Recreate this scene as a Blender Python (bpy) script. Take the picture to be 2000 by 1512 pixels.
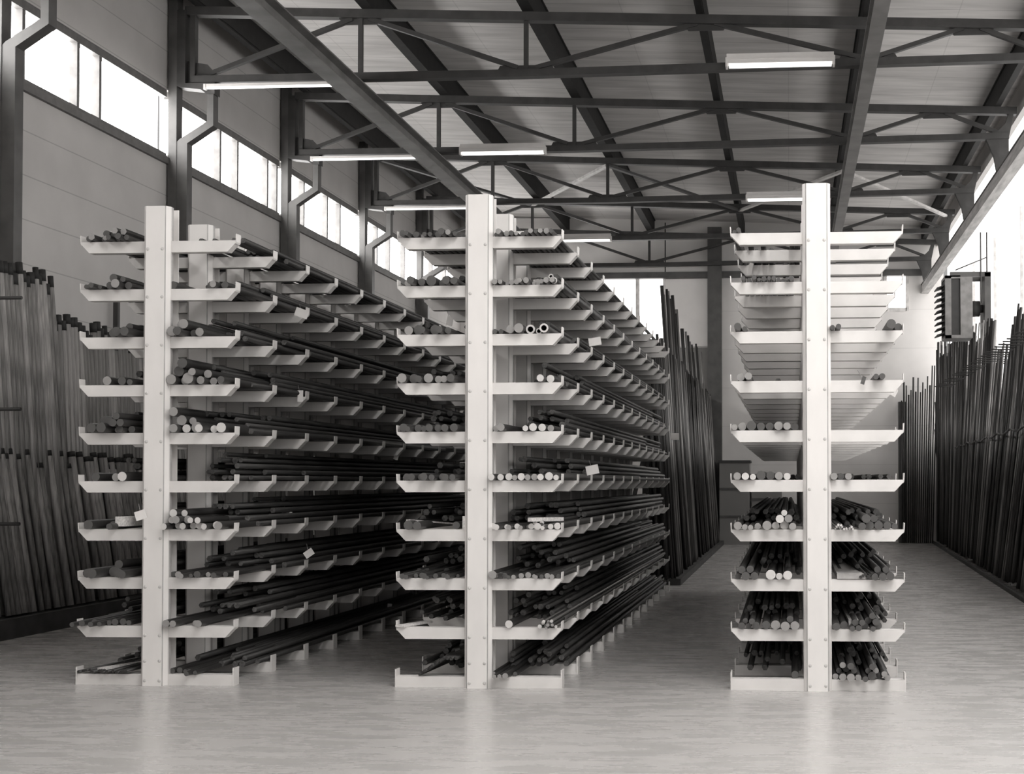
import bpy, bmesh, math, random
from mathutils import Vector, Matrix
random.seed(7)
for o in list(bpy.data.objects): bpy.data.objects.remove(o, do_unlink=True)
S = bpy.context.scene
C = S.collection

# ---------------------------------------------------------------- camera, world, lights, exposure
def setup_camera():
    px, py, yaw, pit, rol, f = 1375.5, 884.35, -.064, .0223, -.0017, 2600.0
    cy, sy, cp, sp, cr, sr = math.cos(yaw), math.sin(yaw), math.cos(pit), math.sin(pit), math.cos(rol), math.sin(rol)
    fw = Vector((sy*cp, cy*cp, sp)); rt = Vector((cy, -sy, 0)); up = rt.cross(fw)
    r2 = rt*cr + up*sr; u2 = up*cr - rt*sr
    cd = bpy.data.cameras.new('camera'); co = bpy.data.objects.new('camera', cd); C.objects.link(co)
    cd.sensor_width = 36; cd.sensor_fit = 'HORIZONTAL'; cd.lens = f/2000*36
    cd.shift_x = (1000-px)/2000; cd.shift_y = (py-756)/2000
    cd.clip_end = 200
    m = Matrix((r2, u2, -fw)).transposed().to_4x4(); m.translation = (0, 0, 1.55)
    co.matrix_world = m
    S.camera = co
setup_camera()
W = bpy.data.worlds.new('world'); S.world = W; W.use_nodes = True
W.node_tree.nodes['Background'].inputs[0].default_value = (1.0, .985, .965, 1)
W.node_tree.nodes['Background'].inputs[1].default_value = .4
S.view_settings.view_transform = 'Standard'; S.view_settings.look = 'None'
S.view_settings.gamma = 1; S.view_settings.use_curve_mapping = False
S.view_settings.exposure = 0.0
LEFT_GLOW, RIGHT_GLOW, BACK_GLOW, ADDED_ROOF_GLOW = 11.0, 2.1, 3.0, 13.0
# daylight of the open front doorway behind and to the right of the photographer
ld = bpy.data.lights.new('doorway_daylight', 'AREA'); ld.shape = 'RECTANGLE'; ld.size = 6; ld.size_y = 5; ld.energy = 60
ld.color = (1, .985, .965)
lo = bpy.data.objects.new('doorway_daylight', ld); C.objects.link(lo); lo.location = (0.6, -2.2, 3.2)
lo.rotation_euler = (math.radians(86), 0, math.radians(4))

# ---------------------------------------------------------------- materials
def tone(v): return (v, v*.968, v*.945, 1)
def mat(name, v, rough=.6, metal=0, var=.12, scale=8, stretch=(1, 1, 1), bump=0, spec=.5, seams=None, spots=0):
    m = bpy.data.materials.new(name); m.use_nodes = True
    nt = m.node_tree; N = nt.nodes; Lk = nt.links; b = N['Principled BSDF']
    b.inputs['Roughness'].default_value = rough; b.inputs['Metallic'].default_value = metal
    b.inputs['Specular IOR Level'].default_value = spec
    tc = N.new('ShaderNodeTexCoord'); mp = N.new('ShaderNodeMapping'); mp.inputs['Scale'].default_value = stretch
    Lk.new(tc.outputs['Object'], mp.inputs[0])
    nz = N.new('ShaderNodeTexNoise'); nz.inputs['Scale'].default_value = scale; nz.inputs['Detail'].default_value = 5
    Lk.new(mp.outputs[0], nz.inputs[0])
    cr = N.new('ShaderNodeValToRGB'); e = cr.color_ramp.elements
    e[0].position = .3; e[1].position = .7
    e[0].color = tone(v*(1-var)); e[1].color = tone(min(1, v*(1+var)))
    Lk.new(nz.outputs[0], cr.inputs[0]); col = cr.outputs[0]
    for (axis, period, width, dark) in (seams or []):
        sp = N.new('ShaderNodeSeparateXYZ'); Lk.new(tc.outputs['Object'], sp.inputs[0])
        a = N.new('ShaderNodeMath'); a.operation = 'PINGPONG'; a.inputs[1].default_value = period/2
        Lk.new(sp.outputs[axis], a.inputs[0])
        g = N.new('ShaderNodeMath'); g.operation = 'LESS_THAN'; g.inputs[1].default_value = width/2
        Lk.new(a.outputs[0], g.inputs[0])
        mx = N.new('ShaderNodeMix'); mx.data_type = 'RGBA'; mx.blend_type = 'MULTIPLY'
        Lk.new(g.outputs[0], mx.inputs[0]); Lk.new(col, mx.inputs[6]); mx.inputs[7].default_value = (dark, dark, dark, 1)
        col = mx.outputs[2]
    Lk.new(col, b.inputs['Base Color'])
    if bump:
        bp = N.new('ShaderNodeBump'); bp.inputs['Strength'].default_value = bump; bp.inputs['Distance'].default_value = .02
        Lk.new(nz.outputs[0], bp.inputs['Height']); Lk.new(bp.outputs[0], b.inputs['Normal'])
    return m
def glow(name, s, lines=None):
    m = bpy.data.materials.new(name); m.use_nodes = True
    b = m.node_tree.nodes['Principled BSDF']
    b.inputs['Base Color'].default_value = tone(.6); b.inputs['Roughness'].default_value = .4
    b.inputs['Emission Color'].default_value = (1, .985, .965, 1); b.inputs['Emission Strength'].default_value = s
    return m
M = dict(
    white=mat('white_enamel', .78, .42, var=.05, scale=5, stretch=(1, 1, .4)),
    white2=mat('pale_grey_enamel', .70, .45, var=.07, scale=5),
    edge=mat('darker_enamel_edge', .40, .5, var=.15, scale=10),  # darker tone on the narrow strips beside each upright's face
    bolt=mat('painted_bolt', .55, .4),
    steel=mat('dark_painted_steel', .045, .55, var=.25, scale=6),
    purlin=mat('blackened_purlin', .018, .7, var=.2, spec=.2),
    steel2=mat('grey_painted_steel', .085, .5, var=.25, scale=4),
    mono=mat('monorail_steel', .15, .4, var=.3, scale=3),
    pale_steel=mat('pale_galvanised_steel', .6, .4, var=.2),
    bar=mat('dark_bar_steel', .045, .48, metal=.3, var=.5, scale=3, stretch=(30, 1, 30)),
    bar_bright=mat('bright_bar_steel', .35, .3, metal=.8, var=.3, scale=3, stretch=(30, 1, 30)),
    end_l=mat('chalked_bar_end', .62, .7, var=.25, scale=60),
    end_m=mat('sawn_bar_end', .30, .7, var=.4, scale=60),
    end_d=mat('rusty_bar_end', .09, .7, var=.5, scale=60),
    tube=mat('weathered_tube', .24, .6, metal=.2, var=.45, scale=3, stretch=(14, 14, .35)),
    tube_p=mat('paler_tube', .38, .55, metal=.2, var=.35, scale=3, stretch=(14, 14, .35)),
    tubetip=mat('painted_tube_tip', .02, .7, var=.3),
    rod=mat('dark_rod', .05, .42, metal=.5, var=.6, scale=3, stretch=(16, 16, .3)),
    rod_p=mat('pale_rod', .2, .42, metal=.5, var=.5, scale=3, stretch=(16, 16, .3)),
    timber=mat('dark_timber', .05, .8, var=.4, scale=4),
    tag=mat('paper_tag', .8, .8, var=.05),
    wall_l=mat('left_wall_panel', .52, .85, var=.06, scale=1.6, bump=.1, seams=[(2, .505, .014, .72)]),
    wall_u=mat('back_wall_plaster', .78, .85, var=.05, scale=1.5, seams=[(2, 1.0, .012, .85)]),
    wall_g=mat('grey_wall_panel', .24, .85, var=.06, scale=1.5),
    wall_board=mat('white_wall_board', .8, .8, var=.04, scale=2),
    wall_r=mat('right_wall_brick', .10, .9, var=.2, scale=5),
    deck=mat('roof_deck_board', .6, .8, var=.16, scale=1.4, stretch=(.6, 3.5, 1), bump=.15, seams=[(1, .52, .02, .72), (0, 2.4, .015, .85)]),
    frame=mat('window_frame', .14, .6, var=.2),
    frame_p=mat('pale_window_frame', .7, .6, var=.2),
    pane_l=glow('daylit_glass_left', LEFT_GLOW), pane_r=glow('daylit_glass_right', RIGHT_GLOW), pane_added=glow('added_rooflight_glow', ADDED_ROOF_GLOW), pane_b=glow('daylit_glass_back', BACK_GLOW),
    lamp=glow('lit_tube', 2.2), lamp_h=mat('white_lamp_housing', .7, .4, var=.04),
    lamp_groove=mat('lamp_groove', .25, .5),
    rail=mat('pale_rail_timber', .36, .6, var=.3, scale=3, stretch=(4, .6, 4)),
    heater=mat('grey_heater_case', .22, .5, var=.2), heater_d=mat('heater_fin', .04, .6),
)
def floor_mat():
    m = bpy.data.materials.new('worn_concrete'); m.use_nodes = True
    nt = m.node_tree; N = nt.nodes; Lk = nt.links; b = N['Principled BSDF']
    tc = N.new('ShaderNodeTexCoord'); mp = N.new('ShaderNodeMapping'); mp.inputs['Scale'].default_value = (.9, 3.2, 1)
    Lk.new(tc.outputs['Object'], mp.inputs[0])
    n1 = N.new('ShaderNodeTexNoise'); n1.inputs['Scale'].default_value = 2.2; n1.inputs['Detail'].default_value = 8; n1.inputs['Roughness'].default_value = .62
    Lk.new(mp.outputs[0], n1.inputs[0])
    n2 = N.new('ShaderNodeTexNoise'); n2.inputs['Scale'].default_value = 70; n2.inputs['Detail'].default_value = 3
    Lk.new(tc.outputs['Object'], n2.inputs[0])
    mx = N.new('ShaderNodeMath'); mx.operation = 'MULTIPLY_ADD'; mx.inputs[1].default_value = .3; Lk.new(n2.outputs[0], mx.inputs[0]); Lk.new(n1.outputs[0], mx.inputs[2])
    cr = N.new('ShaderNodeValToRGB'); e = cr.color_ramp.elements
    e[0].position = .3; e[0].color = tone(.40); e[1].position = 1.; e[1].color = tone(.50)
    Lk.new(mx.outputs[0], cr.inputs[0]); Lk.new(cr.outputs[0], b.inputs['Base Color'])
    rr = N.new('ShaderNodeMapRange'); rr.inputs[1].default_value = .4; rr.inputs[2].default_value = .65
    rr.inputs[3].default_value = .22; rr.inputs[4].default_value = .36
    Lk.new(n1.outputs[0], rr.inputs[0]); Lk.new(rr.outputs[0], b.inputs['Roughness'])
    b.inputs['Specular IOR Level'].default_value = .6
    bp = N.new('ShaderNodeBump'); bp.inputs['Strength'].default_value = .06; bp.inputs['Distance'].default_value = .01
    Lk.new(mx.outputs[0], bp.inputs['Height']); Lk.new(bp.outputs[0], b.inputs['Normal'])
    return m
M['floor'] = floor_mat()

# ---------------------------------------------------------------- mesh helpers
def box(bm, x0, x1, y0, y1, z0, z1, mi=0):
    vs = [bm.verts.new((x, y, z)) for z in (z0, z1) for (x, y) in ((x0, y0), (x1, y0), (x1, y1), (x0, y1))]
    for idx in ((3, 2, 1, 0), (4, 5, 6, 7), (0, 1, 5, 4), (1, 2, 6, 5), (2, 3, 7, 6), (3, 0, 4, 7)):
        bm.faces.new([vs[i] for i in idx]).material_index = mi
def prism(bm, pts, y0, y1, mi=0, ax='y'):
    """pts: polygon in the XZ plane, extruded along Y (ax='z': polygon in XY, extruded along Z)."""
    f = (lambda p, t: (p[0], t, p[1])) if ax == 'y' else (lambda p, t: (p[0], p[1], t))
    a = [bm.verts.new(f(p, y0)) for p in pts]; b = [bm.verts.new(f(p, y1)) for p in pts]
    n = len(pts)
    fs = [bm.faces.new(a), bm.faces.new(b[::-1])]
    for i in range(n): fs.append(bm.faces.new((a[i], b[i], b[(i+1) % n], a[(i+1) % n])))
    for q in fs: q.material_index = mi
def bar(bm, p, q, w, h, mi=0):
    """rectangular bar from p to q; w across, h in the vertical-ish direction"""
    p, q = Vector(p), Vector(q); d = (q-p).normalized()
    ref = Vector((0, 0, 1)) if abs(d.z) < .95 else Vector((0, 1, 0))
    s = d.cross(ref).normalized()*w/2; u = s.normalized().cross(d)*h/2
    vs = [bm.verts.new(c+o) for c in (p, q) for o in (-s-u, s-u, s+u, -s+u)]
    for idx in ((3, 2, 1, 0), (4, 5, 6, 7), (0, 1, 5, 4), (1, 2, 6, 5), (2, 3, 7, 6), (3, 0, 4, 7)):
        bm.faces.new([vs[i] for i in idx]).material_index = mi
def cyl(bm, p, q, r, n=10, mi=0, cap=None, r2=None):
    p, q = Vector(p), Vector(q); d = (q-p).normalized()
    ref = Vector((0, 0, 1)) if abs(d.z) < .9 else Vector((1, 0, 0))
    a = d.cross(ref).normalized(); b = d.cross(a)
    r2 = r if r2 is None else r2
    A = [bm.verts.new(p+(a*math.cos(t)+b*math.sin(t))*r) for t in [2*math.pi*i/n for i in range(n)]]
    B = [bm.verts.new(q+(a*math.cos(t)+b*math.sin(t))*r2) for t in [2*math.pi*i/n for i in range(n)]]
    for i in range(n):
        f = bm.faces.new((A[i], A[(i+1) % n], B[(i+1) % n], B[i])); f.material_index = mi; f.smooth = True
    for vs in (A[::-1], B):
        f = bm.faces.new(vs); f.material_index = mi if cap is None else cap
def mesh(name, bm, *mats):
    bmesh.ops.recalc_face_normals(bm, faces=bm.faces)
    me = bpy.data.meshes.new(name); bm.to_mesh(me); bm.free()
    for m in mats: me.materials.append(M[m])
    return me
def link(name, data=None, parent=None, loc=(0, 0, 0), rot=None, scale=None):
    o = bpy.data.objects.new(name, data); C.objects.link(o); o.location = loc
    if rot: o.rotation_euler = rot
    if scale: o.scale = scale
    if parent: o.parent = parent
    return o
def obj(name, bm, mats, parent=None, **k):
    return link(name, mesh(name, bm, *([mats] if isinstance(mats, str) else mats)), parent, **k)
def tag(o, label=None, cat=None, group=None, kind=None):
    if label: o['label'] = label
    if cat: o['category'] = cat
    if group: o['group'] = group
    if kind: o['kind'] = kind
    return o
def bbox_obj(name, dims, mats, parent=None, kind=None):
    bm = bmesh.new(); box(bm, *dims); o = obj(name, bm, mats, parent)
    if kind: o['kind'] = kind
    return o
ORD = ['first', 'second', 'third', 'fourth', 'fifth', 'sixth', 'seventh', 'eighth', 'ninth', 'tenth']

# ---------------------------------------------------------------- room
YB = 34.5; XL = -8.65; XR = 3.97; YF = -2.5
def deck_z(x): return 8.05 - .0405*(x+5.92) + .46
def chord_z(x): return 8.05 - .0405*(x+5.92)
bbox_obj('floor', (XL-.3, XR+.3, YF, YB+.3, -.2, 0), 'floor', kind='structure')
bm = bmesh.new()
prism(bm, [(XL-.3, deck_z(XL-.3)), (XR+.3, deck_z(XR+.3)), (XR+.3, deck_z(XR+.3)+.15), (XL-.3, deck_z(XL-.3)+.15)], YF, YB+.3)
obj('ceiling', bm, 'deck')['kind'] = 'structure'
for n, y0 in enumerate((1.6, 4.6)):  # two unseen windows added in the roof to light the rack fronts steeply
    w = link('window_%d' % (10+n), None, loc=(1.5, y0, 0)); w['kind'] = 'structure'
    za = deck_z(-.7)-.06; zb = deck_z(3.7)-.06
    bm = bmesh.new(); prism(bm, [(-2.2, za), (2.2, zb), (2.2, zb+.03), (-2.2, za+.03)], 0, 2.2); obj('pane', bm, 'pane_added', w)
    bm = bmesh.new()
    for yy in (-.06, 2.2): prism(bm, [(-2.26, za-.02), (2.26, zb-.02), (2.26, zb+.06), (-2.26, za+.06)], yy, yy+.06)
    obj('window_frame', bm, 'frame', w)
SILL, HEAD = 6.06, 7.04
bm = bmesh.new()
box(bm, XL-.25, XL, YF, YB, 0, SILL); box(bm, XL-.25, XL, YF, YB, HEAD, 8.62)
obj('wall_left', bm, 'wall_l')['kind'] = 'structure'
BAY = 4.118; Y1 = 18.0
FR = [(.14, .43, .56), (.42, .58, .88, .98), (.27, .57, .75), (.3, .52, .8), (.35, .66)]
def window_left(n, ya, yb, fr):
    w = link('window_%d' % n, None, loc=(XL, ya, SILL)); w['kind'] = 'structure'
    bm = bmesh.new()
    box(bm, -.1, -.01, 0, yb-ya, 0, .09); box(bm, -.1, -.01, 0, yb-ya, HEAD-SILL-.1, HEAD-SILL)
    obj('window_frame', bm, 'frame', w)
    bm = bmesh.new(); box(bm, -.02, .05, 0, yb-ya, -.07, .02); obj('window_sill', bm, 'frame', w)
    for f in fr:
        y = f*(yb-ya); bm = bmesh.new(); box(bm, -.12, -.02, y-.03, y+.03, .05, HEAD-SILL-.05); obj('mullion', bm, 'frame', w)
    bm = bmesh.new(); box(bm, -.16, -.14, 0, yb-ya, 0, HEAD-SILL); obj('pane', bm, 'pane_l', w)
ys = [Y1+(k-1)*BAY for k in range(0, 6)]
for k in range(4): window_left(k+1, ys[k]+.05, ys[k+1]-.05, FR[k])
window_left(5, ys[4]+.05, YB, FR[4]); window_left(6, YF+4, ys[0]-.05, (.2, .4, .6, .8))
# left wall steel columns with cranked inner leg
for k in range(5):
    y = ys[k]
    names = ['nearest the camera at the picture edge', 'second from the camera, beside the first truss', 'third from the camera, under the second truss',
             'fourth from the camera, under the third truss', 'farthest one, behind the middle rack top']
    t = tag(link('steel_column', loc=(-8.5, y, 0)), 'dark steel wall column with cranked top, '+names[k], 'column', 'cranked columns along the left wall')
    bm = bmesh.new(); box(bm, -.12, 0.0, -.09, .09, 0, 8.42); obj('outer_leg', bm, 'steel2', t)
    bm = bmesh.new()
    prism(bm, [(0, 0), (.15, 0), (.15, 6.28), (.52, 6.52), (.52, 7.06), (.43, 7.06), (.43, 6.58), (.04, 6.34), (0, 6.3)], -.08, .08)
    obj('cranked_leg', bm, 'steel2', t)
    bm = bmesh.new(); prism(bm, [(0, 7.08), (.08, 7.06), (.2, 7.045), (.34, 7.03), (.43, 6.96), (.54, 6.96), (.54, 7.12), (0, 7.12)], -.09, .09); obj('seat_plate', bm, 'steel', t)
    bm = bmesh.new(); box(bm, 0, .12, -.09, .09, 7.12, 8.15); obj('head_post', bm, 'steel', t)
    bm = bmesh.new(); box(bm, .17, .24, -.05, .05, 7.12, 8.1); obj('head_angle', bm, 'steel', t)
# right wall: masonry below, big glazing above, pale rail beam, clerestory
bbox_obj('wall_right', (XR, XR+.25, YF, YB, 0, 2.45), 'wall_r', kind='structure')
w = link('window_7', None, loc=(XR, YF, 2.45)); w['kind'] = 'structure'
bm = bmesh.new(); box(bm, .1, .13, 0, YB-YF, 0, 5.9); obj('pane', bm, 'pane_r', w)
for j in range(0, 12):
    y = 1.9+j*3.0
    bm = bmesh.new(); box(bm, .05, .1, y-.014, y+.014, 0, 3.9); obj('mullion', bm, 'frame_p', w)
bm = bmesh.new(); box(bm, 0, .14, 0, YB-YF, -.05, .05); obj('window_sill', bm, 'frame_p', w)
bm = bmesh.new(); box(bm, 3.80, 3.90, YF, YB, 7.62, deck_z(3.9))
obj('trim_1', bm, 'wall_l')['kind'] = 'structure'
bm = bmesh.new(); box(bm, 3.5, 3.6, YF, YB, deck_z(3.6)-.16, deck_z(3.6)-.0); obj('trim_2', bm, 'pale_steel')['kind'] = 'structure'
bm = bmesh.new()
box(bm, 3.41, 3.56, YF, YB, 6.425, 6.625, 0); box(bm, 3.395, 3.58, YF, YB, 6.625, 6.65, 1); box(bm, 3.395, 3.58, YF, YB, 6.40, 6.425, 0)
tag(obj('rail_beam', bm, ['rail', 'steel2']), 'long pale beam running down the right wall under the truss ends', 'beam')
# back wall
bm = bmesh.new()
WX0, WX1, WZ0, WZ1 = -7.9, -3.26, 5.2, 6.86
box(bm, XL, WX0, YB, YB+.25, 0, 8.6); box(bm, WX0, WX1, YB, YB+.25, 0, WZ0); box(bm, WX0, WX1, YB, YB+.25, WZ1, 8.5)
box(bm, WX1, 2.5, YB, YB+.25, 0, 8.4); box(bm, 2.5, 3.02, YB, YB+.25, 0, 6.02); box(bm, 2.5, 3.02, YB, YB+.25, 6.86, 8.4); box(bm, 3.02, XR, YB, YB+.25, 0, 8.2)
obj('wall_back', bm, 'wall_u')['kind'] = 'structure'
for n, (x0, x1, z0, z1, ms) in enumerate([(WX0, WX1, WZ0, WZ1, (-6.6, -5.3, -3.95)), (2.5, 3.02, 6.02, 6.86, ())]):
    w = link('window_%d' % (8+n), None, loc=(0, YB, 0)); w['kind'] = 'structure'
    bm = bmesh.new(); box(bm, x0, x1, .1, .12, z0, z1); obj('pane', bm, 'pane_b', w)
    bm = bmesh.new()
    for a in ((x0-.06, x0+.02, z0-.06, z1), (x1-.02, x1+.06, z0-.06, z1), (x0, x1, z0-.08, z0+.02)): box(bm, a[0], a[1], -.03, .06, a[2], a[3])
    obj('window_frame', bm, 'frame_p', w)
    for x in ms:
        bm = bmesh.new(); box(bm, x-.05, x+.05, -.02, .08, z0, z1); obj('mullion', bm, 'frame_p', w)
bbox_obj('trim_3', (XL, XR-.1, YB-.16, YB-.02, 6.86, 7.02), 'steel2', kind='structure')
bbox_obj('trim_4', (-3.26, -2.1, YB-.05, YB-.01, 0, 5.05), 'wall_g', kind='structure')
bbox_obj('trim_5', (-3.2, -2.12, YB-.05, YB-.01, 5.08, 6.84), 'wall_board', kind='structure')
bm = bmesh.new(); box(bm, -2.1, -1.74, YB-.3, YB-.03, 0, 8.15)
tag(obj('wall_column', bm, 'steel2'), 'broad dark column standing against the middle of the back wall', 'column')
bm = bmesh.new(); box(bm, -3.22, -3.19, YB-.2, YB-.17, 7.02, 8.3)
tag(obj('hanger_rod', bm, 'steel'), 'thin vertical rod above the dark beam on the back wall', 'rod')
# crates and stand against the back wall
def crate(x0, x1, y0, y1, z0, z1, label, m='wall_g'):
    t = tag(link('storage_crate', loc=((x0+x1)/2, (y0+y1)/2, z0)), label, 'crate', 'crates by the back wall')
    hx, hy, h = (x1-x0)/2, (y1-y0)/2, z1-z0
    bm = bmesh.new(); box(bm, -hx, hx, -hy, hy, 0, h-.06); obj('body', bm, m, t)
    bm = bmesh.new(); box(bm, -hx-.03, hx+.03, -hy-.03, hy+.03, h-.06, h); obj('lid', bm, 'steel', t)
    for zz in (.33*h, .66*h):
        bm = bmesh.new(); box(bm, -hx, hx, -hy-.02, -hy, zz-.03, zz+.03); obj('batten', bm, 'steel2', t)
crate(-1.75, -1.0, 33.2, 34.1, 0, 2.1, 'tall grey crate with dark lid against the back wall')
crate(-.95, -.2, 33.4, 34.3, 0, 1.7, 'lower grey crate beside the taller one at the back wall')
bm = bmesh.new(); box(bm, 2.78, 2.98, YB-.35, YB-.1, 0, 3.6); 
tag(obj('back_post', bm, 'steel2'), 'short dark post at the back wall near the right bar store', 'post')

# ---------------------------------------------------------------- roof steel
def truss(y, label):
    t = tag(link('roof_truss', loc=(0, y, 0)), label, 'truss', 'steel roof trusses spanning the hall')
    GL, TA, BB, TB, TC, BD, TE, EF = (-8.3, 7.18), (-5.92, 8.03), (-3.6, 7.22), (-3.61, 7.94), (-1.12, 7.84), (1.08, 7.27), (2.47, 7.70), (3.62, 7.25)
    v = lambda p, dz=0, dx=0: (p[0]+dx, 0, p[1]+dz)
    bm = bmesh.new()
    bar(bm, (-8.4, 0, chord_z(-8.4)), (3.75, 0, chord_z(3.75)), .14, .12); obj('top_chord', bm, 'steel', t)
    bm = bmesh.new(); bar(bm, v(GL), (-3.6, 0, 7.17), .14, .1); bar(bm, (-3.6, 0, 7.17), v(EF), .14, .1); obj('bottom_chord', bm, 'steel', t)
    for a, b in ((GL, TA), (TA, BB), (BB, TC), (TC, BD), (BD, TE), (TE, EF)):
        s = 1 if b[0] > a[0] else -1
        A = Vector(v(a)); B = Vector(v(b)); d = (B-A).normalized()*.12
        bm = bmesh.new(); bar(bm, A+d, B-d, .07, .06); obj('diagonal', bm, 'steel', t)
    for (x, z0, z1) in ((-5.92, 7.2, 8.0), (-3.6, 7.2, 7.92)):
        bm = bmesh.new(); box(bm, x-.03, x+.03, -.03, .03, z0, z1); obj('vertical', bm, 'steel', t)
    for (x, z) in ((-3.6, 7.24), (1.08, 7.29)):
        bm = bmesh.new(); prism(bm, [(x-.42, z-.06), (x+.42, z-.06), (x+.36, z+.05), (x-.36, z+.05)], -.012, .012); obj('gusset', bm, 'steel', t)
    for (x, z) in ((-5.92, chord_z(-5.92)-.07), (-1.12, chord_z(-1.12)-.07), (2.47, chord_z(2.47)-.07)):
        bm = bmesh.new(); prism(bm, [(x-.32, z+.04), (x+.32, z+.04), (x+.24, z-.07), (x-.24, z-.07)], -.012, .012); obj('gusset', bm, 'steel', t)
    bm = bmesh.new()
    out = [(3.3, 7.3), (3.45, 7.34), (3.56, 7.45), (3.62, 7.62), (3.70, 7.62), (3.66, 7.40), (3.62, 7.22), (3.62, 6.95), (3.56, 6.655), (3.42, 6.655), (3.38, 6.9), (3.25, 7.2)]
    prism(bm, out, -.05, .05); obj('end_bracket', bm, 'steel', t)
    bm = bmesh.new(); prism(bm, [(-8.38, 7.1), (-7.95, 7.1), (-7.95, 7.24), (-8.1, 7.4), (-8.38, 7.45)], -.012, .012); obj('end_gusset', bm, 'steel', t)
for k, s in enumerate(['nearest steel truss, cut off by the top edge of the picture', 'second steel truss from the camera', 'third steel truss from the camera, in front of the wind braces',
                       'fourth steel truss from the camera, behind the wind braces', 'last steel truss close to the back wall']):
    truss(Y1+k*BAY - (0.35 if k == 4 else 0), s)
for n, x in enumerate((-8.2, -5.8, -3.56, -1.2, 1.05, 3.44)):
    z = chord_z(x)+.06; h = deck_z(x)-z
    bm = bmesh.new()
    wv = .16 if n in (1, 2) else .1
    box(bm, x-wv/2, x+wv/2, YF, YB, z, z+.03); box(bm, x-.03, x+.06, YF, YB, z+.03, z+h-.03); box(bm, x-wv/2, x+wv/2, YF, YB, z+h-.03, z+h)
    tag(obj('roof_purlin', bm, 'purlin'), 'dark deep purlin under the roof deck, ' + ['against the left wall', 'second from the left wall', 'third from the left wall', 'above the middle aisle', 'fifth from the left, above the right rail', 'nearest the right hand glazing'][n], 'purlin', 'purlins under the roof deck')
def ibeam(name, x, hw, z0, z1, label):
    bm = bmesh.new(); t = .02
    pts = [(x-hw, z0), (x+hw, z0), (x+hw, z0+t), (x+.015, z0+t+.01), (x+.015, z1-t-.01), (x+hw, z1-t), (x+hw, z1), (x-hw, z1), (x-hw, z1-t), (x-.015, z1-t-.01), (x-.015, z0+t+.01), (x-hw, z0+t)]
    prism(bm, pts, YF, YB-.5)
    tag(obj(name, bm, 'mono'), label, 'beam', 'rails hung below the trusses')
ibeam('hoist_rail', -6.0, .125, 6.88, 7.11, 'wide steel hoist rail running diagonally to the top of the middle rack')
ibeam('hoist_rail', 1.05, .09, 6.9, 7.18, 'narrow steel hoist rail above the right rack')
T3, T4 = Y1+2*BAY, Y1+3*BAY
for (x0, x1, m, lab) in ((-3.61, -5.92, 'pale_steel', 'pale flat wind brace rising left of the middle rack top'), (-8.2, -5.92, 'steel', 'dark wind brace behind the wide hoist rail'),
                         (-3.61, -1.12, 'steel', 'dark wind brace between the middle and right racks'), (1.08, -1.12, 'pale_steel', 'pale wind brace just left of the right rack top'),
                         (1.08, 3.55, 'pale_steel', 'pale wind brace just right of the right rack top')):
    bm = bmesh.new(); bar(bm, (x0, T3, chord_z(x0)-.08), (x1, T4, chord_z(x1)-.08), .09, .05)
    tag(obj('wind_brace', bm, m), lab, 'brace', 'diagonal braces between third and fourth truss')
# lamps
def lamp(x0, x1, y, z, label, slim=False):
    t = tag(link('fluorescent_lamp', loc=((x0+x1)/2, y, z)), label, 'ceiling light', 'fluorescent lamps along the trusses')
    h = (x1-x0)/2
    bm = bmesh.new()
    if slim: prism(bm, [(-h, .01), (h, .01), (h, .05), (-h, .05)], -.025, .025)
    else: box(bm, -h, h, -.06, .06, .02, .15); box(bm, -h, h, -.075, -.06, .075, .085)
    obj('housing', bm, 'lamp_h', t)
    for s in ((-1, 1) if not slim else (0,)):
        bm = bmesh.new(); cyl(bm, (-h+.03, s*.04, 0), (h-.03, s*.04, 0), .019, 10); obj('tube', bm, 'lamp', t)
    for s in (-1, 1):
        bm = bmesh.new(); box(bm, s*h-.015, s*h+.015, -.03 if slim else -.07, .03 if slim else .07, -.025, .1 if not slim else .05); obj('end_cap', bm, 'lamp_h', t)
for k, nm in enumerate(('first', 'second', 'third')):
    lamp(-8.07, -6.25, Y1+k*BAY-.14, 7.03, 'thin lit tube lamp beside the left wall on the %s truss' % nm, True)
lamp(-.83, .61, Y1-.16, 7.17, 'white twin tube lamp at upper right on the nearest truss')
lamp(-5.5, -4.07, Y1+BAY-.16, 7.08, 'white twin tube lamp above the middle rack on the second truss')
lamp(-.83, .6, Y1+2*BAY-.16, 7.1, 'white twin tube lamp behind the top of the right rack')
lamp(-5.4, -4.07, Y1+3*BAY-.16, 7.1, 'white twin tube lamp on the fourth truss right of the middle rack top')

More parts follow.
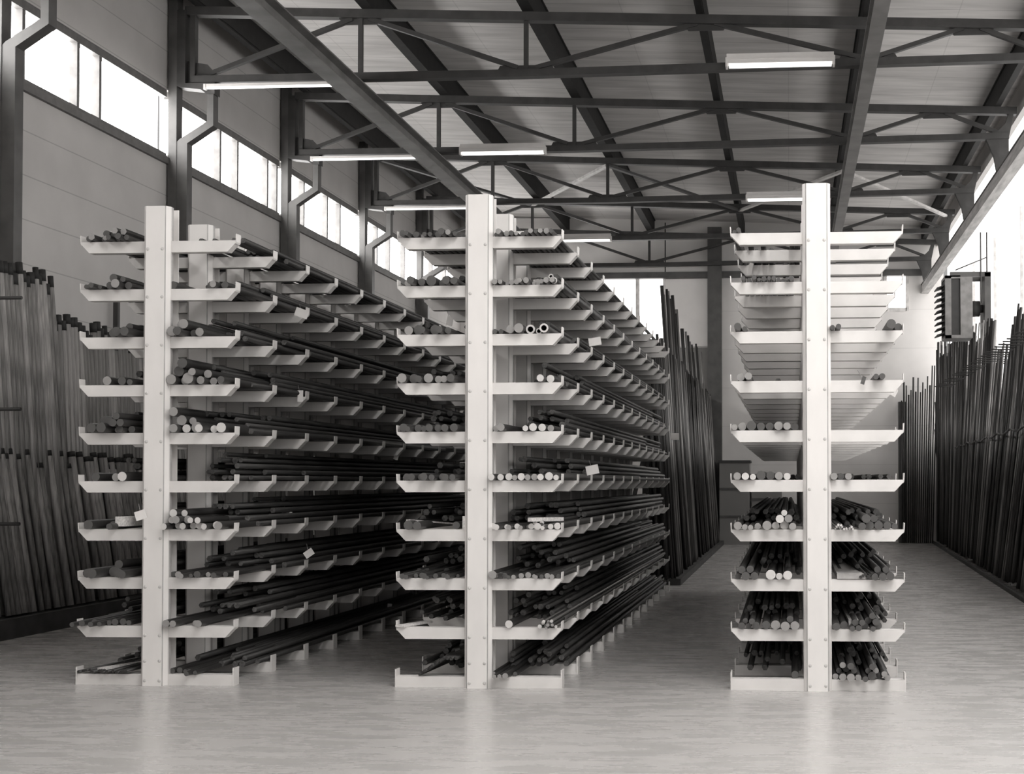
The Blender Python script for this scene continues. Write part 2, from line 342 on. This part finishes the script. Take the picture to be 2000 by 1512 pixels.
# ---------------------------------------------------------------- cantilever racks
RX = [-4.875, -2.355, .205]; RH = [3.69, 3.74, 3.785]; HW = [.62, .635, .645]
YR, SP, NU = 10.02, .745, 13
TZ = [.365+.3715*k for k in range(9)]     # underside of arms, bottom tier first
def arm_bm(hw):
    bm = bmesh.new(); h = .088
    prism(bm, [(-hw+.07, 0), (hw-.07, 0), (hw, h*.85), (hw, h), (-hw, h), (-hw, h*.85)], -.04, .04)
    for s in (-1, 1):
        prism(bm, [(s*(hw-.006), h*.7), (s*(hw+.001), h*.85), (s*(hw+.004), h+.05), (s*(hw-.003), h+.05)], -.04, .04)
    return bm
def base_bm(hw):
    bm = bmesh.new(); box(bm, -hw, hw, -.045, .045, 0, .082)
    for s in (-1, 1): box(bm, s*hw-.005, s*hw+.005, -.05, .05, 0, .135)
    return bm
def upright_bm(H):
    bm = bmesh.new()
    prism(bm, [(-.075, -.09), (.075, -.09), (.075, -.078), (-.075, -.078)], 0, H, 0, 'z')
    for s in (-1, 1):
        prism(bm, [(s*.075, -.088), (s*.083, -.082), (s*.083, -.072), (s*.075, -.072)], 0, H, 1, 'z')
        prism(bm, [(s*.083, -.085), (s*.104, -.05), (s*.104, -.03), (s*.083, -.068)], 0, H, 0, 'z')
        prism(bm, [(s*.092, -.045), (s*.104, -.04), (s*.104, -.0), (s*.092, -.0)], 0, H, 1, 'z')
    box(bm, -.006, .006, -.08, .09, 0, H)
    box(bm, -.1, .1, .09, .1, 0, H)
    return bm
RN = ['left', 'middle', 'right']
for r in range(3):
    t = tag(link('cantilever_rack', loc=(RX[r], YR, 0)), 'white two sided cantilever bar rack, the %s one of the three' % RN[r], 'rack', 'cantilever racks in rows')
    mu = mesh('upright', upright_bm(RH[r]), 'white', 'edge'); ma = mesh('arm', arm_bm(HW[r]), 'white2'); mb = mesh('base_arm', base_bm(HW[r]), 'white2')
    bm = bmesh.new()
    bmesh.ops.create_icosphere(bm, subdivisions=2, radius=.013, matrix=Matrix.Diagonal((1, .5, 1, 1))); mbolt = mesh('bolt', bm, 'bolt')
    for k in range(NU):
        u = link('upright', mu, t, loc=(0, k*SP, 0))
        link('base_arm', mb, u)
        for z in TZ: link('arm', ma, u, loc=(0, 0, z))
        if k == 0:
            for z in [.04, .19]+[q+.02 for q in TZ]:
                for s in (-1, 1): link('bolt', mbolt, u, loc=(s*.058, -.09, z))

# ---------------------------------------------------------------- bars lying on the racks
def bar_mesh(name, side, end, n=12, hole=None):
    bm = bmesh.new()
    def ring(y, r): return [bm.verts.new((math.cos(2*math.pi*i/n)*r, y, math.sin(2*math.pi*i/n)*r)) for i in range(n)]
    A, B = ring(0, 1), ring(1, 1)
    for i in range(n):
        f = bm.faces.new((A[i], A[(i+1) % n], B[(i+1) % n], B[i])); f.smooth = n > 8
    bm.faces.new(B)
    if hole:
        I = ring(0, hole); J = ring(.06, hole)
        for i in range(n):
            bm.faces.new((A[i], A[(i+1) % n], I[(i+1) % n], I[i])).material_index = 1
            bm.faces.new((I[i], I[(i+1) % n], J[(i+1) % n], J[i]))
        bm.faces.new(J)
    else: bm.faces.new(A[::-1]).material_index = 1
    return mesh(name, bm, side, end)
BM = {'l': bar_mesh('round_bar', 'bar', 'end_l'), 'm': bar_mesh('round_bar', 'bar', 'end_m'), 'd': bar_mesh('round_bar', 'bar', 'end_d'),
      'o': bar_mesh('steel_pipe', 'bar', 'end_l', hole=.62), 'h': bar_mesh('hexagon_bar', 'bar', 'end_m', 6), 'w': bar_mesh('round_bar', 'bar_bright', 'end_l')}
K = {'l': ('pale ended bar', 'bar'), 'm': ('grey ended bar', 'bar'), 'd': ('dark ended bar', 'bar'), 'o': ('open ended pipe', 'pipe'), 'h': ('hexagonal bar', 'bar'), 'w': ('bright rod', 'rod')}
def px2x(r, u): return (-5.49+(u-160)*.004066, -2.99+(u-778.6)*.003951, -.44+(u-1428)*.003828)[r]
lying = []
def add_bar(r, tier, x, z, rad, kind, pos):
    L = random.choice([5.9, 6.1, 8.8, 9.0, 9.1]); y = YR-.10+random.uniform(-.07, .12)
    o = link(BM[kind].name, BM[kind], loc=(x, y, z), scale=(rad, L, rad), rot=(0, random.uniform(0, 3), random.uniform(-.004, .004)))
    lying.append((r, tier, 'left' if x < RX[r] else 'right', pos, x, kind, o))
OW = ORD+['eleventh', 'twelfth', 'thirteenth', 'fourteenth', 'fifteenth', 'sixteenth', 'seventeenth', 'eighteenth', 'nineteenth', 'twentieth']
def label_lying():
    keys = {}
    for q in lying: keys.setdefault(q[:4], []).append(q)
    for (r, tier, side, pos), qs in keys.items():
        qs.sort(key=lambda q: q[4])
        where = 'base' if tier == 0 else ORD[tier-1]+' shelf'
        for i, q in enumerate(qs):
            rank = 'only one' if len(qs) == 1 else OW[i]+' from left'
            tag(q[6], '%s, %s in %s layer, %s, %s side of %s rack' % (K[q[5]][0], rank, pos, where, side, RN[r]), K[q[5]][1], 'bars on the %s side of the %s rack, %s' % (side, RN[r], where))
def top_z(tier): return .082 if tier == 0 else TZ[tier-1]+.088
def row(r, tier, u0, u1, rad, kinds, rows=1, jit=.24, slope=0):
    """heap of bars between picture columns u0..u1 of the rack front; slope>0 makes the heap taller to the right"""
    x0, x1 = sorted((px2x(r, u0), px2x(r, u1))); z0 = top_z(tier)
    base = []; x = x0
    while True:
        rr = rad*random.uniform(1-jit, 1+jit)
        if x+2*rr > x1+.005: break
        base.append((x+rr, z0+rr, rr)); x += 2*rr+random.uniform(0, .006)
    words = ['bottom', 'second', 'third', 'fourth', 'fifth']
    prev = base
    for (x, z, rr) in base: add_bar(r, tier, x, z, rr, random.choice(kinds), words[0])
    for lev in range(1, rows):
        nxt = []
        for (a, b) in zip(prev, prev[1:]):
            if b[0]-a[0] > 2.6*rad: continue
            t = ((a[0]+b[0])/2-x0)/max(1e-6, x1-x0)
            if slope > 0 and t < lev/rows: continue
            if slope < 0 and t > 1-lev/rows: continue
            if random.random() < .08: continue
            rr = rad*random.uniform(1-jit, 1+jit*.5)
            cx = (a[0]+b[0])/2; half = (b[0]-a[0])/2; s = (a[2]+b[2])/2+rr
            cz = (a[1]+b[1])/2+math.sqrt(max(.0001, s*s-half*half)); nxt.append((cx, cz, rr))
        for (x, z, rr) in nxt: add_bar(r, tier, x, z, rr, random.choice(kinds), words[lev])
        prev = nxt
# left rack (tier numbers count from the bottom, 0 = base)
row(0, 9, 172, 272, .025, 'ddh', 4, slope=1)
row(0, 8, 172, 205, .018, 'd'); row(0, 8, 206, 272, .028, 'dmd', 3, slope=1); row(0, 8, 332, 352, .025, 'd'); row(0, 8, 402, 460, .030, 'mmd')
row(0, 7, 215, 272, .03, 'd', 2, slope=1); row(0, 7, 336, 410, .034, 'dm', 2, slope=-1)
row(0, 6, 205, 224, .036, 'm'); row(0, 6, 236, 272, .028, 'd', 2, slope=1); row(0, 6, 334, 462, .036, 'mmmd', 3, slope=-1)
row(0, 5, 175, 272, .032, 'dmd', 3, slope=1); row(0, 5, 330, 450, .036, 'mml', 3, slope=-1)
row(0, 4, 180, 205, .03, 'd'); row(0, 4, 225, 272, .034, 'lmm', 2, slope=1)
row(0, 3, 175, 200, .045, 'd'); row(0, 3, 213, 240, .03, 'd'); row(0, 3, 335, 455, .028, 'llm', 3, slope=-1)
row(0, 2, 175, 272, .034, 'dmd', 2, slope=1); row(0, 2, 335, 452, .022, 'dmd')
row(0, 1, 160, 272, .022, 'd'); row(0, 1, 335, 375, .034, 'm', 2); row(0, 1, 385, 418, .03, 'm')
row(0, 0, 335, 400, .02, 'd')
# middle rack
row(1, 9, 786, 905, .022, 'ddm'); row(1, 9, 966, 1092, .018, 'ddm')
row(1, 8, 790, 905, .033, 'ddm'); row(1, 8, 966, 1092, .021, 'mdh', 1); row(1, 8, 1045, 1092, .021, 'mdo', 2, slope=1)
row(1, 7, 792, 903, .032, 'ddm'); row(1, 7, 966, 990, .02, 'd'); row(1, 7, 994, 1076, .031, 'oolm')
row(1, 6, 784, 905, .030, 'ddm'); row(1, 6, 1055, 1096, .033, 'l')
row(1, 5, 784, 905, .026, 'd'); row(1, 5, 966, 1002, .024, 'm'); row(1, 5, 1026, 1082, .028, 'lm')
row(1, 4, 788, 905, .024, 'd'); row(1, 4, 964, 1098, .025, 'llml')
row(1, 3, 800, 850, .03, 'd'); row(1, 3, 885, 905, .035, 'd'); row(1, 3, 962, 1098, .021, 'llm', 1); row(1, 3, 1035, 1075, .02, 'lw', 2)
row(1, 2, 790, 905, .018, 'd'); row(1, 2, 962, 978, .032, 'h'); row(1, 2, 985, 1096, .019, 'md')
row(1, 1, 992, 1008, .030, 'l'); row(1, 1, 1056, 1092, .014, 'wm', 3)
row(1, 0, 962, 1012, .022, 'hmd')
# right rack
row(2, 9, 1432, 1450, .014, 'd'); row(2, 8, 1450, 1560, .016, 'd')
row(2, 7, 1436, 1470, .022, 'd'); row(2, 7, 1622, 1655, .02, 'd'); row(2, 7, 1730, 1763, .028, 'd')
row(2, 6, 1440, 1470, .026, 'dm'); row(2, 6, 1705, 1738, .022, 'd')
row(2, 5, 1430, 1560, .03, 'mmdm')
row(2, 4, 1434, 1560, .030, 'lmdl'); row(2, 4, 1622, 1672, .03, 'dm')
row(2, 3, 1434, 1490, .026, 'm'); row(2, 3, 1490, 1563, .029, 'llm', 4, slope=1); row(2, 3, 1630, 1668, .0085, 'lw', 3); row(2, 3, 1675, 1755, .03, 'dd', 2, slope=-1)
row(2, 2, 1436, 1490, .026, 'd', 2); row(2, 2, 1496, 1563, .032, 'lll', 2, slope=1); row(2, 2, 1700, 1752, .026, 'd', 2)
row(2, 1, 1442, 1485, .024, 'd', 2); row(2, 1, 1488, 1563, .029, 'mmd', 2, slope=1); row(2, 1, 1625, 1735, .024, 'd', 3, slope=1)
row(2, 0, 1545, 1563, .03, 'd', 2); row(2, 0, 1625, 1735, .026, 'dmd', 3)
label_lying()
print('bars', len(lying))
# the many remaining bars deeper in the racks, one uncounted mass
FILL = {0: [(3,2),(4,5),(3,4),(4,5),(4,5),(4,4),(4,4),(3,4),(3,3),(2,2)], 1: [(3,3),(4,5),(4,5),(4,4),(3,4),(4,4),(3,4),(3,3),(3,3),(2,1)], 2: [(2,4),(3,4),(3,3),(3,3),(1,1),(0,0),(1,0),(0,0),(0,0),(1,0)]}
bm = bmesh.new()
for r in range(3):
    for tier in range(10):
        for sd in (0, 1):
            n = FILL[r][tier][sd]
            for lay in range(n):
                rad = .027; x = .13+lay*rad
                while x < HW[r]-.035-lay*rad*1.3:
                    if random.random() < .9:
                        y0 = YR+SP*random.choice((.5, .7, 1.2, 1.5, 2.2)); y1 = min(YR+SP*12+.2, y0+random.choice((6, 8.5, 8.7)))
                        xx = RX[r]+(x if sd else -x); z = top_z(tier)+rad+lay*rad*1.75
                        cyl(bm, (xx+random.uniform(-.01, .01), y0, z), (xx+random.uniform(-.01, .01), y1, z), rad*random.uniform(.7, 1), 6, 0, 1)
                    x += rad*2.05
tag(obj('steel_bars', bm, ['bar', 'end_d']), 'mass of dark steel bars lying deeper inside the three racks', 'bars', kind='stuff')

# thin rods bundled askew on the racks (base of left and middle rack)
def thin_rod(p, q, r, label, group, m='bar', name='thin_rod'):
    bm = bmesh.new(); d = Vector(q)-Vector(p); cyl(bm, (0, 0, 0), d, r, 7)
    return tag(obj(name, bm, m, loc=p), label, 'rod', group)
for i in range(16):
    a = px2x(0, 165+i*6.5); thin_rod((a, 9.95+random.uniform(-.04, .03), .1+.004*(i % 4)), (px2x(0, 262)+random.uniform(-.05, .1), 13.8, .1+.012*(i % 6)), .012,
             'dark thin rod slanting inward on the left base of the left rack', 'thin rods on the left base of the left rack')
for i in range(18):
    a = px2x(1, 826+i*4.2); thin_rod((a, 9.95+random.uniform(-.02, .05), .1+.011*min(i, 11)), (px2x(1, 890)+random.uniform(-.04, .05), 14.5, .12+.012*(i % 8)), .012,
             'dark thin rod fanned across the left base of the middle rack', 'thin rods on the left base of the middle rack')
for i in range(12):
    a = px2x(1, 965+(i % 6)*4); thin_rod((a, 9.93, top_z(2)+.02+.014*(i//6)), (px2x(1, 1080)+random.uniform(-.08, .02), 16.5, top_z(2)+.03), .010,
             'shiny thin rod running back across the right side of the middle rack', 'thin rods on the second shelf of the middle rack', 'bar_bright' if i % 3 == 0 else 'bar')
for i in range(14):
    a = px2x(2, 1680+i*4.5); thin_rod((a, 9.96, top_z(2)+.02+.01*(i % 3)), (px2x(2, 1655)+i*.012, 12.5, top_z(2)+.05+.02*(i % 4)), .012,
             'dark thin rod lying askew on the right side of the right rack', 'thin rods on the second shelf of the right rack')
# a few flat bars and planks
def flat(p, q, w, h, label, m='end_m', name='flat_bar', cat='flat bar'):
    bm = bmesh.new(); d = Vector(q)-Vector(p); bar(bm, (0, 0, 0), d, w, h); tag(obj(name, bm, m, loc=p), label, cat)
flat((px2x(0, 205), 9.97, .115), (px2x(0, 243), 10.4, .115), .05, .03, 'white flat bar with angled end on the left rack base', 'end_l')
flat((px2x(1, 803), 9.95, top_z(3)+.07), (px2x(1, 870), 10.6, top_z(3)+.02), .03, .012, 'pale flat strip lying across the left of the middle rack', 'end_l')
flat((px2x(1, 1040), 9.95, top_z(3)+.075), (px2x(1, 1086), 10.3, top_z(3)+.07), .04, .03, 'pale flat bar resting on bars at the right of the middle rack', 'end_l')
flat((px2x(1, 787), 9.96, top_z(1)+.01), (px2x(1, 820), 10.3, top_z(1)+.01), .08, .015, 'pale flat plate at the lowest arm of the middle rack', 'end_l')
flat((px2x(2, 1662), 9.97, top_z(2)+.025), (px2x(2, 1662), 12.9, top_z(2)+.025), .21, .04, 'pale wide plank on the second shelf of the right rack', 'rail', 'plank', 'plank')
flat((px2x(2, 1670), 10.0, top_z(1)+.04), (px2x(2, 1662), 12.9, top_z(1)+.04), .1, .06, 'grey squared timber on the lowest shelf of the right rack', 'end_m', 'squared_timber', 'timber')
flat((px2x(0, 243), 9.96, top_z(3)+.06), (px2x(0, 252), 10.9, top_z(3)+.06), .075, .075, 'pale square billet on the third shelf of the left rack', 'end_l', 'square_billet', 'billet')
flat((px2x(1, 912), 10.0, top_z(3)), (px2x(1, 912), 10.0, top_z(3)+.1), .03, .06, 'small pale wedge standing beside the middle rack upright', 'end_l', 'wedge', 'wedge')

# paper tags hanging off the racks
def paper(u, v, Y, w, h, ang, label, m='tag'):
    X = (u-1542.3)*Y/2600*1.0; z = 1.55+(942-v)*Y/2600
    bm = bmesh.new(); box(bm, -w/2, w/2, -.002, .002, -h/2, h/2)
    t = tag(link('paper_tag', loc=(X, Y, z)), label, 'tag', 'paper tags tied to the bars'); c = obj('card', bm, m, t); c.rotation_euler = (0, ang, 0)
    bm = bmesh.new(); cyl(bm, (0, .003, 0), (-.04, .05, h/2+.05), .002, 5); obj('string', bm, 'end_m', t)
paper(569, 602, 11.35, .12, .075, .35, 'white paper tag hanging upper right of the left rack, tilted')
paper(567, 768, 11.4, .05, .10, 0, 'narrow white tag right of the left rack at mid height')
paper(586, 1082, 11.3, .085, .06, -.6, 'white tag at the lower right of the left rack')
paper(240, 1006, 9.86, .085, .07, -.3, 'pale tag on the bars left of the left rack upright')
paper(1160, 664, 11.6, .11, .07, -.15, 'grey paper tag at the right of the middle rack upper tips')
paper(1155, 917, 11.5, .11, .08, -.2, 'grey paper tag at the right of the middle rack on the horizon')
paper(870, 620, 12.2, .06, .09, .2, 'white tag seen behind the left arms of the middle rack')
paper(763, 888, 14.5, .05, .09, .3, 'small tag between the left and middle racks at mid height')
paper(750, 1188, 14.6, .05, .075, .1, 'small pale tag between the left and middle racks near the floor')
paper(540, 1002, 11.5, .1, .03, .1, 'flat pale slip right of the left rack')
paper(1467, 523, 10.9, .035, .09, .25, 'bright narrow tag at the upper left of the right rack')
paper(1686, 744, 9.93, .03, .06, .3, 'dark tag clipped on the right side of the right rack', 'end_d')
paper(1745, 768, 12.0, .055, .07, .5, 'grey tilted tag under the right tips of the right rack')
paper(1318, 852, 19.6, .12, .1, 0, 'grey square label at the far end of the middle rack')

# ---------------------------------------------------------------- standing stock
def leaning(name, xb, yb, xt, yt, zt, r, m, label, cat, group, tip=None, zb=.1):
    bm = bmesh.new(); d = Vector((xt-xb, yt-yb, zt-zb))
    if tip:
        cyl(bm, (0, 0, 0), d*.965, r, 8, 0); cyl(bm, d*.965, d, r*1.06, 8, 1)
        return tag(obj(name, bm, [m, tip], loc=(xb, yb, zb)), label, cat, group)
    cyl(bm, (0, 0, 0), d, r, 7)
    return tag(obj(name, bm, m, loc=(xb, yb, zb)), label, cat, group)
# left wall: tubes in two rows
def size_word(r, lo, hi): return 'slim' if r <= lo else 'thick' if r >= hi else 'medium'
def stretch(y, marks, names):
    for m, n in zip(marks, names):
        if y < m: return n
    return names[-1]
y = 12.2
while y < 21.5:
    if y < 14.45: zt = 3.93-.05*(y-12.2)+random.uniform(-.06, .1)
    else: zt = 3.45+random.uniform(-.12, .08)-.1*(y-14.5)*.3
    xb = -7.98 - (.12 if y > 14.45 else 0)+random.uniform(-.015, .015); r = random.choice([.03, .035, .04]); m = random.choice(['tube', 'tube', 'tube_p'])
    lab = '%s %s tube, %s' % (size_word(r, .03, .04), 'pale' if m == 'tube_p' else 'dark', stretch(y, (12.75, 13.9, 14.45, 16.4, 18, 30), (
        'tall, left of the divider frame at the picture edge', 'tall, just right of the edge divider frame, left wall', 'tall, next to where the tall group steps down, left wall',
        'lower group behind the left rack, before the second divider frame', 'lower group, between second divider frame and wall column', 'lower group, beyond the second wall column')))
    leaning('steel_tube', xb, y, -8.30, y+.02, zt, r, m, lab, 'tube', lab, 'tubetip', zb=.22)
    y += 2*r+random.uniform(.0, .02)
y = 12.2; blk = 0
while y < 18.5:
    zt = 2.0 if y < 13.1 else 1.86
    zt += random.choice([-.09, 0, .05]); r = random.choice([.03, .035, .04]); m = random.choice(['tube', 'tube', 'tube_p'])
    lab = 'short %s %s tube, front row at left wall, %s' % (size_word(r, .03, .04), 'pale' if m == 'tube_p' else 'dark', stretch(y, (13.1, 14.6, 16.4, 30), (
        'at the picture edge', 'left of the left rack', 'seen between the left rack shelves', 'deep behind the left rack')))
    leaning('short_steel_tube', -7.84+random.uniform(-.015, .015), y, -8.12, y+.01, zt, r, m, lab, 'tube', lab, 'tubetip', zb=.22)
    y += 2*r+random.choice([.0, .0, .02, .09])
bm = bmesh.new(); box(bm, -8.32, -7.74, 11.5, 32, 0, .2)
tag(obj('base_timber', bm, 'timber'), 'long dark timber base under the tubes at the left wall', 'timber')
def store_frame(x_wall, x_tip, y, zs, label, m='steel', h=3.9):
    t = tag(link('store_frame', loc=(x_wall, y, 0)), label, 'frame', 'divider frames of the standing stock')
    bm = bmesh.new(); box(bm, -.03, .03, -.03, .03, 0, h); obj('post', bm, m, t)
    for z in zs:
        bm = bmesh.new(); cyl(bm, (0, 0, z), (x_tip-x_wall, 0, z+.0), .018, 8); obj('divider_arm', bm, m, t)
store_frame(-8.5, -7.62, 12.75, (1.15, 2.29, 3.4), 'divider frame with three arms among the tubes at the left picture edge')
store_frame(-8.55, -7.7, 16.4, (1.15, 2.29, 3.3), 'divider frame among the tubes behind the left rack')

# right wall store: thin rods, dividers, foot rails
def rbase(y): return 3.0+(y-16.5)*.0365
COMB = (17.4, 18.6, 19.8, 21.0, 22.2, 23.4, 24.8, 26.2, 27.8, 29.4)
n = 0; y = 16.4
def rod_label(y, r, m, combs, tail):
    i = sum(1 for c in combs if c < y)
    z = 'before the first comb' if i == 0 else 'beyond the last comb' if i == len(combs) else 'between %s and %s comb' % (ORD[i-1], ORD[i])
    return '%s %s rod %s, %s' % (size_word(r, .015, .024), 'pale' if m == 'rod_p' else 'dark', tail, z)
while y < 33.6 and n < 188:
    hgt = 4.05+(y-19)*.055+random.uniform(-.3, .22)
    if 22.3 < y < 24: hgt -= .55
    off = random.choice([0, 0, .08, .16])
    xb = rbase(y)+.05+off; r = random.choice([.014, .018, .024, .03]); m = random.choice(['rod', 'rod', 'rod_p'])
    lab = rod_label(y, r, m, COMB, 'leaning on the right wall')
    leaning('steel_rod', xb, y, min(3.68, xb+.5-off*.5), y+random.uniform(-.1, .1), hgt, r, m, lab, 'rod', lab, zb=.08)
    y += random.uniform(.06, .12); n += 1
for i in range(16):
    x = 2.82+i*.05; r = random.choice([.018, .024])
    lab = 'dark rod standing at the back wall corner right of the right rack, %s' % ('left half' if i < 8 else 'right half')
    leaning('steel_rod', x, 33.7, x+.03+i*.01, 34.1, 3.6+.05*i+random.uniform(-.2, .5), r, 'rod', lab, 'rod', lab, zb=.02)
# uncounted thin rods that fill the gaps lower down
bm = bmesh.new()
for lay in range(2):
    y = 16.4
    while y < 34:
        xb = rbase(y)+.2+.1*lay+random.uniform(-.03, .03); zt = 3.25+random.uniform(-.7, .45)-lay*.3
        if 22.3 < y < 24.2: zt -= .5
        cyl(bm, (xb, y, .06), (min(3.68, xb+.34), y+random.uniform(-.1, .1), zt), .018, 5)
        y += .055
tag(obj('thin_rods', bm, 'rod'), 'dense rear layer of thin dark rods low on the right wall', 'rods', kind='stuff')
bm = bmesh.new(); box(bm, 3.86, 3.90, 21.05, 21.28, 2.3, 4.35); 
tag(obj('wide_board', bm, 'rod_p'), 'wide flat board standing tall among the rods on the right wall', 'board')
bm = bmesh.new(); box(bm, 3.78, 3.86, 17.4, 17.9, .1, 4.15)
tag(obj('wide_board', bm, 'rod_p'), 'wide dark board standing at the right picture edge', 'board')
for j, y in enumerate(COMB):
    names = ['nearest the picture edge', 'second from the picture edge', 'third from the picture edge', 'fourth from the picture edge', 'fifth from the picture edge',
             'sixth from the picture edge', 'seventh from the picture edge', 'eighth from the picture edge', 'ninth from the picture edge', 'farthest one']
    t = tag(link('divider_comb', loc=(3.88, y, 3.68)), 'comb of thin horizontal divider arms on the right wall, '+names[j], 'divider', 'divider combs of the right wall store')
    bm = bmesh.new(); box(bm, -.02, .03, -.02, .82, -.04, .0); obj('comb_rail', bm, 'steel', t)
    for q in range(3):
        bm = bmesh.new(); cyl(bm, (0, .02+.38*q, 0), (-.62, .02+.38*q, .02), .012, 6); obj('divider_arm', bm, 'steel', t)
bm = bmesh.new()
pts = [Vector((rbase(16.2+j*.6)+.13+.02*math.sin(j*1.7), 16.2+j*.6, 2.3+.03*math.sin(j*2.3))) for j in range(30)]
for a, b in zip(pts, pts[1:]): cyl(bm, a, b, .016, 6)
tag(obj('tie_wire', bm, 'steel'), 'dark wire tied along the rods of the right wall', 'wire')
bm = bmesh.new(); pr = lambda y, o, z: (rbase(y)+o, y, z)
bar(bm, pr(15, -.02, .03), pr(34.2, -.02, .03), .05, .06); tag(obj('foot_rail', bm, 'timber'), 'dark foot rail along the floor below the right rods', 'rail')
for j, y in enumerate((18.9, 24.9, 30.5)):
    t = tag(link('foot_bracket', loc=(rbase(y), y, .0)), 'thin pale foot bracket under the right rods, '+['nearest', 'middle', 'farthest'][j]+' one', 'bracket', 'foot brackets of the right store')
    for dy in (0, .22):
        bm = bmesh.new(); bar(bm, (0, dy, .11), (.6, dy, .11), .03, .03); obj('bracket_arm', bm, 'rod_p', t)

# middle store beyond the middle rack: A-frame with rods
n = 0; y = 20.0
while y < 34 and n < 112:
    hgt = 3.72+random.uniform(-.12, .08)
    if 21.2 < y < 24.2 and random.random() < .45: hgt = 4.35+random.uniform(0, .55)
    elif 25 < y < 31 and random.random() < .3: hgt = 4.25+random.uniform(-.1, .35)
    xb = -1.74+random.uniform(-.05, .02); r = random.choice([.018, .022, .03]); m = random.choice(['rod', 'rod', 'rod_p'])
    lab = '%s %s rod in the frame beyond the middle rack, %s, %s' % (size_word(r, .018, .03), 'pale' if m == 'rod_p' else 'dark', 'rising above it' if hgt > 4 else 'level with its top', stretch(y, (23.4, 27, 30.5, 40), ('first bay', 'second bay', 'third bay', 'fourth bay')))
    leaning('steel_rod', xb, y, -1.98+random.uniform(-.03, .02) - (.06 if hgt > 4 else 0), y+random.uniform(-.06, .06), hgt, r, m, lab, 'rod', lab, zb=.1)
    y += random.uniform(.08, .16); n += 1
bm = bmesh.new()
for lay in range(3):
    y = 20
    while y < 34.2:
        cyl(bm, (-1.84-.12*lay+random.uniform(-.03, 0), y, .08), (-2.08-.05*lay, y+random.uniform(-.1, .1), 3.5+random.uniform(-.3, .15)), .026, 5); y += .06
tag(obj('thin_rods', bm, 'rod'), 'dense rear layer of thin dark rods in the frame behind the middle rack', 'rods', kind='stuff')
t = tag(link('rod_frame', loc=(-2.2, 27, 0)), 'long dark frame holding upright rods beyond the middle rack', 'frame')
bm = bmesh.new(); box(bm, .06, .14, -7, 7.2, 3.6, 3.72); obj('top_rail', bm, 'timber', t)
bm = bmesh.new(); box(bm, .4, .56, -7, 7.2, 0, .1); obj('foot_rail', bm, 'timber', t)
for y in (-6.9, -3.4, 0, 3.5, 7.1):
    bm = bmesh.new(); bar(bm, (.0, y, 0), (.05, y, 3.65), .09, .09); obj('post', bm, 'timber', t)
    bm = bmesh.new(); bar(bm, (-.9, y, 0), (.02, y, 3.6), .07, .07); obj('strut', bm, 'timber', t)

# ---------------------------------------------------------------- unit heater on the right wall
t = tag(link('unit_heater', loc=(3.2, 27.0, 4.41)), 'grey hanging unit heater with louvres on a wall bracket at right', 'heater')
bm = bmesh.new(); box(bm, -.08, .2, -.3, .28, .05, 1.2); obj('fin_core', bm, 'heater_d', t)
bm = bmesh.new()
for a in ((-.1, .02, -.34, -.28, 0, 1.25), (-.1, .2, .28, .34, 0, 1.25), (-.1, .2, -.34, .28, 0, .06), (-.1, .2, -.34, .28, 1.19, 1.25)): box(bm, *a)
obj('front_frame', bm, 'heater', t)
bm = bmesh.new(); box(bm, .2, .44, -.34, .34, .0, 1.22); obj('casing', bm, 'heater', t)
for j in range(9):
    bm = bmesh.new(); z = .12+j*.118; bar(bm, (-.1, 0, z), (-.25, 0, z-.05), .56, .02); obj('louvre', bm, 'heater_d', t)
bm = bmesh.new(); cyl(bm, (.44, 0, .62), (.62, 0, .62), .16, 16); cyl(bm, (.62, 0, .62), (.68, 0, .62), .08, 16); obj('fan_motor', bm, 'heater_d', t)
bm = bmesh.new(); box(bm, .0, .8, -.34, -.28, 1.22, 1.32); box(bm, .0, .8, .28, .34, 1.22, 1.32); box(bm, .68, .8, -.34, .34, -.35, 1.3); obj('bracket', bm, 'steel2', t)
bm = bmesh.new(); cyl(bm, (.6, -.36, 1.3), (.6, -.36, 2.1), .015, 8); cyl(bm, (.72, -.36, 1.3), (.72, -.36, 2.1), .015, 8); cyl(bm, (.1, -.36, 1.35), (.72, -.36, 1.6), .012, 8); cyl(bm, (.6, -.36, 1.3), (.62, -.3, .7), .012, 8)
obj('pipework', bm, 'steel2', t)
